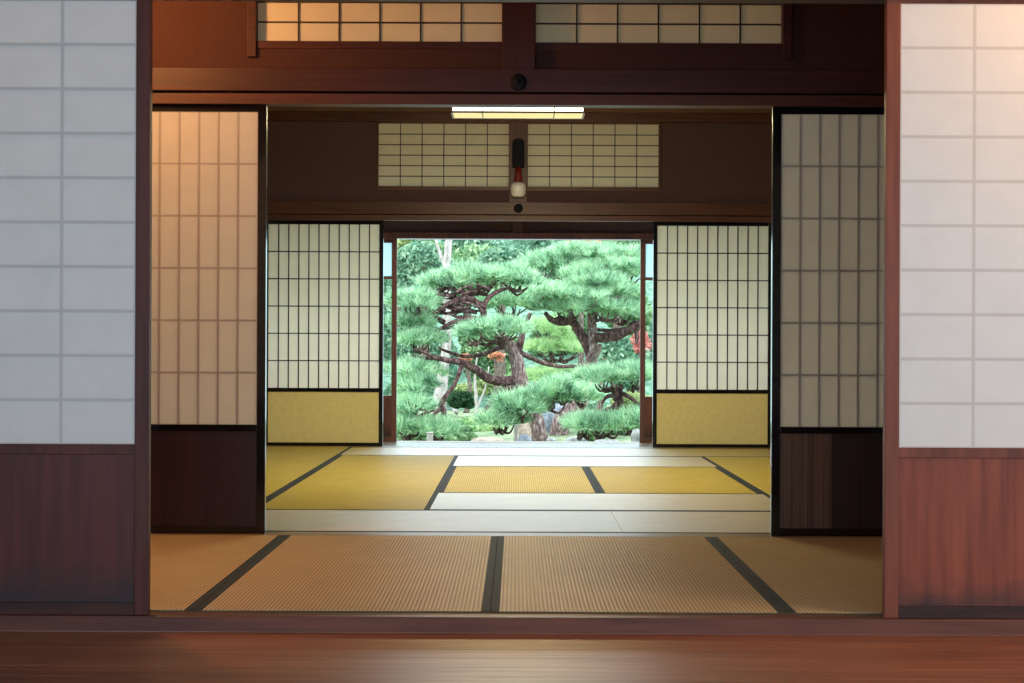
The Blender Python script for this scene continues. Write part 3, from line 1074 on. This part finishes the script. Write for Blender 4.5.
limb(pine, [(517, 356, 19, 4.2), (521, 340, 19, 3.6), (524, 327, 19.1, 3), (530, 313, 19.2, 2)], seed=11)
limb(pine, [(506, 340, 19, 4), (494, 333, 19, 3.6), (484, 324, 19, 3.4), (483, 310, 19, 3.4), (474, 300, 19, 3.2), (458, 299, 19, 2.8), (444, 306, 18.9, 2.2), (430, 316, 18.9, 1.4)], seed=12)
limb(pine, [(482, 310, 19, 2.8), (488, 298, 19.1, 2.6), (500, 290, 19.2, 2), (512, 287, 19.2, 1.2)], seed=13)
limb(pine, [(470, 301, 19, 2.6), (462, 292, 19.1, 2), (448, 288, 19.1, 1.6), (438, 290, 19.1, 1)], seed=14)
limb(pine, [(483, 318, 19, 2.6), (468, 318, 18.9, 2.4), (452, 322, 18.8, 2), (438, 330, 18.8, 1.6), (426, 336, 18.8, 1)], seed=15)
limb(pine, [(476, 312, 19, 2), (460, 310, 19.2, 2), (446, 313, 19.2, 1.6), (430, 309, 19.2, 1)], seed=16)
limb(pine, [(435, 357, 18.5, 1.6), (425, 352, 18.4, 1.6), (416, 348, 18.4, 1)], seed=17)
limb(pine, [(397, 418, 17.8, 2), (408, 420, 17.8, 2), (420, 415, 17.9, 1.6), (434, 409, 18.1, 1.6)], seed=18)
pads(pine, [
    (478, 281, 19.3, 52, 13, 0.55), (445, 285, 19.2, 24, 9, 0.4), (512, 279, 19.4, 26, 11, 0.45),
    (414, 304, 18.8, 24, 10, 0.45), (408, 325, 18.8, 20, 9, 0.4), (420, 342, 18.7, 22, 9, 0.4),
    (496, 331, 18.5, 34, 11, 0.42), (475, 335, 18.4, 18, 7, 0.3),
    (412, 372, 18.5, 22, 13, 0.42), (418, 388, 18.2, 24, 8, 0.35), (414, 406, 18.0, 21, 8, 0.4), (410, 428, 17.8, 20, 8, 0.35), (434, 430, 17.9, 18, 7, 0.35),
    (498, 421, 17.9, 24, 9, 0.38), (522, 409, 17.8, 26, 9, 0.4), (546, 399, 17.8, 26, 9, 0.4), (568, 391, 17.9, 26, 9, 0.38), (583, 398, 18.0, 12, 7, 0.3),
], 100, M['needles'])

rt = random.Random(9)
mb = MB()
for i in range(46):     # the tangle of bare dark twigs below the upper left layers
    x, y = rt.uniform(436, 492), rt.uniform(286, 328)
    L, sl = rt.uniform(10, 26), rt.uniform(-0.5, 0.25)
    dd = 19.0 + rt.uniform(-0.25, 0.35)
    sg = rt.choice((-1, -1, 1))
    q = [W(x, y, dd), W(x + sg * L * .5, y + L * sl * .5 + rt.uniform(-3, 3), dd), W(x + sg * L, y + L * sl, dd + rt.uniform(-.1, .1))]
    mb.tube([tuple(p) for p in q], [0.022, 0.016, 0.006], 5)
mb.build('bare_twigs', M['pine_branch'], pine, 0, True)

# --- the leaning pine on the right
DSHIFT = 1.5
pine2 = thing('pine_tree', 'leaning pine with forked upper trunk and heavy level limb, right of the old pine', 'tree', (W(556, 460, 19.6 + DSHIFT).x, 19.6 + DSHIFT, GZ), 'garden pines')
limb(pine2, [(554, 466, 19.6, 12), (558, 440, 19.6, 9.5), (562, 422, 19.6, 9.5), (570, 411, 19.6, 8.8), (580, 401, 19.6, 7.6), (586, 386, 19.6, 6.8), (590, 370, 19.6, 6.2), (592, 355, 19.6, 6), (592, 340, 19.6, 5.6), (592, 326, 19.6, 5.2), (591, 312, 19.6, 4)], 'trunk', M['pine_bark'], 0.12, 14, 21)
limb(pine2, [(591, 354, 19.6, 5), (584, 340, 19.6, 5), (578, 329, 19.6, 4.8), (571, 321, 19.5, 4.2), (560, 322, 19.4, 3.6), (551, 319, 19.4, 3), (545, 312, 19.4, 2)], seed=22)
limb(pine2, [(593, 337, 19.6, 5), (606, 337, 19.5, 5.4), (619, 334, 19.4, 5), (630, 329, 19.3, 4.6), (644, 324, 19.2, 4)], seed=23)
limb(pine2, [(593, 329, 19.6, 2), (610, 330, 19.7, 1.8), (627, 328, 19.7, 2.2), (632, 324, 19.6, 2.6), (642, 321, 19.6, 2)], seed=24)
limb(pine2, [(600, 345, 19.5, 2.2), (598, 352, 19.4, 2.4), (591, 362, 19.4, 2.4), (587, 375, 19.45, 2)], 'dead_limb', M['bg_bark'], 0.1, 8, 25)
limb(pine2, [(636, 328, 19.3, 2.4), (637, 336, 19.3, 2), (636, 344, 19.3, 1.4)], seed=26)
limb(pine2, [(578, 329, 19.6, 2), (572, 314, 19.6, 1.6), (560, 306, 19.7, 1)], seed=27)
limb(pine2, [(592, 316, 19.6, 3.4), (604, 304, 19.7, 2.6), (616, 300, 19.8, 2), (628, 305, 19.8, 1.4)], seed=28)
limb(pine2, [(592, 314, 19.6, 3), (580, 294, 19.8, 2.4), (560, 284, 19.8, 2), (545, 281, 19.8, 1.2)], seed=29)
pads(pine2, [
    (576, 258, 20.0, 44, 11, 0.6), (610, 257, 20.2, 34, 10, 0.5), (545, 266, 19.8, 32, 11, 0.5), (588, 273, 19.6, 38, 11, 0.5), (622, 272, 19.8, 26, 12, 0.5),
    (540, 296, 19.0, 40, 12, 0.5), (512, 304, 18.9, 24, 11, 0.4), (580, 298, 19.0, 36, 11, 0.5), (617, 294, 19.3, 28, 10, 0.45), (600, 311, 19.0, 30, 8, 0.4), (560, 309, 19.0, 26, 8, 0.4),
    (626, 314, 19.4, 18, 7, 0.35), (598, 284, 19.2, 26, 8, 0.4),
], 300, M['needles'])

# --- low pine at the right edge
DSHIFT = -1.55
pine3 = thing('pine_tree', 'low dark-limbed pine with one flat layer of foliage, beside the right glass door', 'tree', (W(601, 452, 18.2 + DSHIFT).x, 18.2 + DSHIFT, GZ), 'garden pines')
limb(pine3, [(598, 455, 18.2, 4.5), (600, 430, 18.2, 4), (604, 414, 18.2, 4), (613, 409, 18.2, 4.4), (619, 402, 18.2, 4.6), (617, 393, 18.2, 5), (621, 384, 18.2, 3)], 'trunk', M['pine_branch'], 0.12, 12, 41)
limb(pine3, [(616, 395, 18.2, 2.6), (607, 396, 18.1, 2), (602, 403, 18.1, 1.2)], seed=42)
limb(pine3, [(620, 392, 18.2, 2.6), (630, 397, 18.1, 2), (641, 406, 18.1, 1.3)], seed=43)
limb(pine3, [(604, 414, 18.2, 2), (614, 417, 18.1, 1.6), (626, 419, 18.1, 1)], seed=44)
pads(pine3, [(612, 379, 18.2, 22, 9, 0.4), (634, 378, 18.3, 18, 9, 0.4), (630, 424, 17.9, 24, 8, 0.35), (604, 427, 17.8, 20, 7, 0.3), (583, 428, 17.8, 18, 7, 0.3)], 500, M['needles'])

# --- paler pine layers seen behind the trunks
DSHIFT = 1.6
pine4 = thing('pine_tree', 'pale yellow-green pine standing behind and between the two old trunks', 'tree', (W(556, 430, 22.5 + DSHIFT).x, 22.5 + DSHIFT, GZ), 'garden pines')
limb(pine4, [(560, 428, 22.5, 4), (556, 400, 22.5, 3.6), (553, 370, 22.5, 3), (550, 340, 22.5, 2)], 'trunk', M['bg_bark'], 0.1, 10, 61)
pads(pine4, [(550, 330, 22.5, 26, 12, 0.5), (560, 350, 22.3, 32, 12, 0.5), (545, 378, 22.3, 30, 10, 0.5), (570, 380, 22.4, 26, 9, 0.5)], 600, M['needles_pale'])


DSHIFT = 0.0


def leaf_cloud(c, r, n, size, rng, lumps=9, flat=1.0):
    c, r = np.array(c), np.array(r)
    out = []
    per = n // lumps
    for i in range(lumps):
        u = unit(rng.normal(0, 1, (1, 3)))[0]
        o = c + u * r * rng.uniform(0.25, 0.72)
        lr = r * rng.uniform(0.35, 0.55)
        q = unit(rng.normal(0, 1, (per, 3))) * (rng.uniform(0.35, 1, (per, 1)) ** 0.4)
        out.append(o + q * lr)
    P = np.concatenate(out)
    m = len(P)
    a = unit(rng.normal(0, 1, (m, 3)))
    b = unit(np.cross(a, rng.normal(0, 1, (m, 3))))
    s = size * rng.uniform(0.6, 1.2, (m, 1))
    V = np.stack([P - a * s, P - b * s * 0.55, P + a * s, P + b * s * 0.55], 1).reshape(-1, 3)
    return V, np.arange(m * 4).reshape(-1, 4)


def bg_tree(name, label, cat, px, py, d, rx, rz, mat, group, n=5000, size=0.07, trunk=True, bark_mat=None, seed=0, ry=None):
    """px, py, rx, rz in photo pixels at distance d."""
    k = d / FPX
    c = W(px, py, d)
    rng = np.random.default_rng(seed + int(px * 7 + py))
    root = thing(name, label, cat, (c.x, c.y, GZ if d < 34 else GZ + (d - 33) * 0.22), group)
    V, F = leaf_cloud(c, (rx * k, ry or rx * k * 0.8, rz * k), n, size, rng)
    link_mesh('crown', V, F, mat, root)
    if trunk:
        rr = random.Random(int(px))
        b = ORG[root]
        mb = MB()
        r0 = 0.05 + rx * k * 0.07
        tops = (c.x, c.y, c.z + rz * k * 0.4)
        mb.tube([tuple(b), (b.x * .6 + c.x * .4 + rr.uniform(-.1, .1), c.y, b.z * .6 + c.z * .4), tops], [r0, r0 * .8, r0 * .35], 8)
        for q in range(4):
            a = rr.uniform(0, 2 * PI)
            e = (c.x + math.cos(a) * rx * k * .6, c.y + math.sin(a) * rx * k * .4, c.z + rr.uniform(-.1, .4) * rz * k)
            mb.tube([(c.x, c.y, c.z - rz * k * .3), ((c.x + e[0]) / 2, (c.y + e[1]) / 2, e[2] - .05), e], [r0 * .5, r0 * .35, r0 * .15], 6)
        mb.build('trunk', bark_mat or M['bg_bark'], root, 0, True)
    return root


gt = 'trees behind the pines'
T_, G_, O_ = M['leaf_teal'], M['leaf_green'], M['leaf_olive']
bg_tree('broadleaf_tree', 'blue-green tree at the top left corner of the garden view', 'tree', 425, 268, 30, 46, 34, T_, gt, 9000, 0.06)
bg_tree('broadleaf_tree', 'yellow-green tree close to the left glass door', 'tree', 400, 255, 34.1, 26, 26, O_, gt, 4000, 0.06)
bg_tree('broadleaf_tree', 'dense green tree right of the pale trunk, above the pine', 'tree', 505, 262, 31, 34, 24, T_, gt, 7000, 0.06)
bg_tree('broadleaf_tree', 'green tree above the leaning pine, near the right glass door', 'tree', 618, 248, 34, 50, 28, G_, gt, 7000, 0.07)
bg_tree('broadleaf_tree', 'blue-green tree seen between the left branches of the old pine', 'tree', 428, 350, 32.6, 44, 42, T_, gt, 9000, 0.06)
bg_tree('broadleaf_tree', 'green tree in the gap under the middle foliage, left of the old trunk', 'tree', 490, 350, 34, 36, 34, G_, gt, 7000, 0.07)
bg_tree('broadleaf_tree', 'grey-green tree beyond the level limb of the leaning pine', 'tree', 625, 360, 27, 34, 26, T_, gt, 7000, 0.055)
bg_tree('broadleaf_tree', 'light green tree behind the forked trunk', 'tree', 560, 335, 38, 44, 42, G_, gt, 7000, 0.08)
bg_tree('broadleaf_tree', 'green tree filling the left glass pane', 'tree', 376, 335, 26, 32, 50, T_, gt, 8000, 0.055)
bg_tree('broadleaf_tree', 'green tree filling the right glass pane', 'tree', 662, 350, 28, 30, 48, T_, gt, 7000, 0.055)
bg_tree('broadleaf_tree', 'pale green tree behind the top layers of the old pine', 'tree', 470, 285, 36, 60, 40, G_, gt, 9000, 0.075)
bg_tree('broadleaf_tree', 'blue-green tree filling the gap under the left pine layers', 'tree', 408, 395, 24, 24, 26, T_, gt, 9000, 0.05)
bg_tree('broadleaf_tree', 'green tree right of the level limb, behind the red maple', 'tree', 630, 320, 36, 34, 40, G_, gt, 8000, 0.075)
bg_tree('broadleaf_tree', 'pale green tree low behind the old pine trunk', 'tree', 520, 385, 36.5, 44, 24, O_, gt, 8000, 0.06)
bg_tree('broadleaf_tree', 'dim green tree behind the pale yellow-green pine', 'tree', 570, 400, 30, 40, 26, T_, gt, 7000, 0.055)
bg_tree('maple_tree', 'small orange maple left of the old pine trunk', 'tree', 495, 355, 26, 10, 6, M['leaf_orange'], 'autumn maples', 420, 0.04)
bg_tree('maple_tree', 'reddish maple beyond the left branches of the pine', 'tree', 466, 358, 29, 7, 6, M['leaf_orange'], 'autumn maples', 500, 0.045)
bg_tree('maple_tree', 'bright red maple beside the right glass door', 'tree', 641, 341, 25, 11, 15, M['leaf_red'], 'autumn maples', 500, 0.045)
bg_tree('maple_tree', 'faded pinkish maple behind the leaning trunk', 'tree', 598, 362, 29, 14, 18, M['leaf_orange'], 'autumn maples', 700, 0.05)
bg_tree('maple_tree', 'tall faded orange maple above the leaning pine', 'tree', 585, 244, 33, 20, 12, M['leaf_orange'], 'autumn maples', 700, 0.05)
gs = 'shrubs on the garden floor'
bg_tree('clipped_bush', 'dark rounded clipped bush left of the old pine trunk', 'bush', 464, 401, 27, 18, 12, M['leaf_dark'], gs, 5000, 0.035, False)
bg_tree('clipped_bush', 'olive clipped bush behind the dark rounded one', 'bush', 478, 388, 30, 26, 9, O_, gs, 4000, 0.04, False)
bg_tree('garden_shrub', 'green shrub at the foot of the left glass door', 'bush', 405, 436, 19.5, 22, 12, G_, gs, 3500, 0.035, False)
bg_tree('garden_shrub', 'low green shrub under the hanging left branch', 'bush', 452, 436, 20.5, 32, 12, G_, gs, 4500, 0.035, False)
bg_tree('garden_shrub', 'yellow-green shrub under the low dark-limbed pine', 'bush', 628, 402, 23, 26, 12, O_, gs, 4000, 0.04, False)
bg_tree('garden_shrub', 'green shrub beneath the low pine, at the foot of the right glass door', 'bush', 620, 424, 21, 30, 12, G_, gs, 4500, 0.035, False)

bg_tree('garden_shrub', 'pale green feathery shrub left of the old pine trunk', 'bush', 478, 427, 22.3, 28, 12, M['needles_pale'], gs, 5000, 0.03, False)
bg_tree('garden_shrub', 'green shrub close to the short whitish post', 'bush', 432, 428, 21.5, 24, 12, G_, gs, 4500, 0.035, False)
bg_tree('garden_shrub', 'small green shrub at the root of the leaning pine', 'bush', 588, 435, 18.6, 14, 9, G_, gs, 2600, 0.03, False)
# far hedge line closing the garden
for i, (px, lab) in enumerate([(385, 'far evergreen behind the left glass door'), (440, 'far evergreen behind the left pine layers'), (470, 'far evergreen behind the straight pale trunk'),
                               (545, 'far evergreen behind the old pine crown'), (595, 'far evergreen behind the forked trunk'), (650, 'far evergreen behind the right glass door')]):
    bg_tree('evergreen_tree', lab, 'tree', px, 300 + 12 * (i % 2), 46 + (i % 3) * 2, 46, 112, [T_, G_, T_][i % 3], 'far evergreens closing the garden', 8000, 0.14, True, None, 50 + i)

# --- pale leaning trunk
pt = thing('pale_tree', 'tree with a straight pale grey trunk rising behind the left pine branches', 'tree', (W(437, 415, 28).x, 28, GZ))
limb(pt, [(436, 425, 28, 10), (438, 410, 28, 8.5), (441, 392, 28, 6.5), (444, 365, 28, 5), (447, 338, 28, 4.4), (447, 305, 28, 4), (446, 275, 28, 4), (448, 250, 28, 3.8), (449, 232, 28, 3.6), (450, 208, 28, 3)], 'trunk', M['pale_bark'], 0.06, 12, 71)
limb(pt, [(447, 272, 28, 2), (442, 258, 28, 1.8), (437, 244, 28, 1.5), (434, 230, 28, 1.2)], 'branch', M['pale_bark'], 0.05, 8, 72)
limb(pt, [(442, 395, 28, 3), (450, 402, 27.8, 2.4), (457, 413, 27.6, 2)], 'branch', M['pale_bark'], 0.05, 8, 73)

# --- slim pale bare sapling
sp = thing('bare_sapling', 'slim forked sapling with whitish bare stems left of the old pine', 'tree', (W(478, 418, 24).x, 24, GZ))
limb(sp, [(478, 432, 24, 2.2), (477, 410, 24, 2), (476, 394, 24, 1.8), (475, 375, 24, 1.2), (478, 352, 24, 0.7)], 'stem', M['pale_bark'], 0.05, 7, 74)
limb(sp, [(477, 408, 24, 1.4), (482, 396, 24, 1.1), (486, 385, 24, 0.8), (489, 366, 24, 0.6)], 'stem', M['pale_bark'], 0.05, 7, 75)

# --- prop post, stump post
pp = W(513, 412, 19.4)
prop = thing('prop_post', 'pale wooden prop post standing against the old pine trunk', 'post', (pp.x, pp.y, GZ))
limb(prop, [(517, 446, 19.4, 2.4), (515, 410, 19.4, 2.4), (512, 388, 19.4, 2.2)], 'shaft', M['pale_bark'], 0.04, 10, 76)
MB().box(*(lambda c: (c.x - .05, c.x + .05, c.y - .03, c.y + .03, c.z, c.z + .035))(W(512, 389, 19.4))).build('crosspiece', M['pale_bark'], prop, 0.006)
sb = W(430, 438, 16.5)
stump = thing('marker_post', 'short whitish post sticking up beyond the veranda edge', 'post', (sb.x, sb.y, GZ))
MB().box(sb.x - .034, sb.x + .034, sb.y - .034, sb.y + .034, GZ, W(430, 433, 16.5).z).build('shaft', M['pale_bark'], stump, 0.006)
MB().box(sb.x - .038, sb.x + .038, sb.y - .038, sb.y + .038, W(430, 433, 16.5).z, W(430, 431.5, 16.5).z).build('cap', M['pale_bark'], stump, 0.005)


# --- rocks
def rock(label, px, py, d, rx, rz, mat_, seed):
    k = d / FPX
    c = W(px, py, d)
    rng = random.Random(seed)
    mb = MB()
    nu, nv = 18, 11
    ph = [rng.uniform(0, 6.28) for _ in range(6)]
    zlow = min(c.z - rz * k, GZ - 0.02)
    for j in range(nv + 1):
        v = -PI / 2 + PI * j / nv
        for i in range(nu):
            a = 2 * PI * i / nu
            r = 1 + 0.16 * math.sin(2 * a + ph[0]) * math.cos(v) + 0.10 * math.sin(3 * a + ph[1] + 2 * v) + 0.07 * math.sin(5 * a + ph[2] - 3 * v)
            zz = c.z + rz * k * math.sin(v) * (1 + 0.1 * math.sin(3 * a + ph[3]))
            if math.sin(v) < 0:
                zz = c.z + (zlow - c.z) * -math.sin(v)
            mb.v.append((c.x + rx * k * r * abs(math.cos(v)) ** 0.7 * math.cos(a), c.y + rx * k * 0.8 * r * abs(math.cos(v)) ** 0.7 * math.sin(a), zz))
    for j in range(nv):
        for i in range(nu):
            i2 = (i + 1) % nu
            mb.f.append((j * nu + i, j * nu + i2, (j + 1) * nu + i2, (j + 1) * nu + i))
    o = mb.build('garden_rock', mat_, None, 0, True)
    return tag(o, label, 'rock', 'rocks in the garden')


rock('large blue-grey boulder between the two pine trunks', 549, 424, 21.5, 17, 20, M['stone'], 1)
rock('tan pinkish rock left of the old pine trunk', 523, 433, 20.5, 10, 14, M['stone_tan'], 2)
rock('small bluish stone at the foot of the old pine trunk', 525, 441, 17.6, 6, 7, M['stone'], 3)
rock('flat pale stone right of the leaning trunk', 576, 440, 17.0, 10, 4, M['stone_pale'], 4)
rock('pale rock at the foot of the right glass door', 637, 436, 15.6, 6, 7, M['stone_pale'], 5)
rock('low whitish stone under the low pine', 606, 442, 15.4, 14, 3, M['stone_pale'], 6)
rock('tiny white stone beside the old pine root', 551, 441, 17.2, 5, 4, M['stone_pale'], 7)
rock('low grey stone in the shade left of the old pine', 488, 441, 17.0, 15, 4, M['stone_tan'], 8)
rock('pale low stone beyond the clipped dark bush', 496, 414, 27.5, 22, 4, M['stone_pale'], 9)
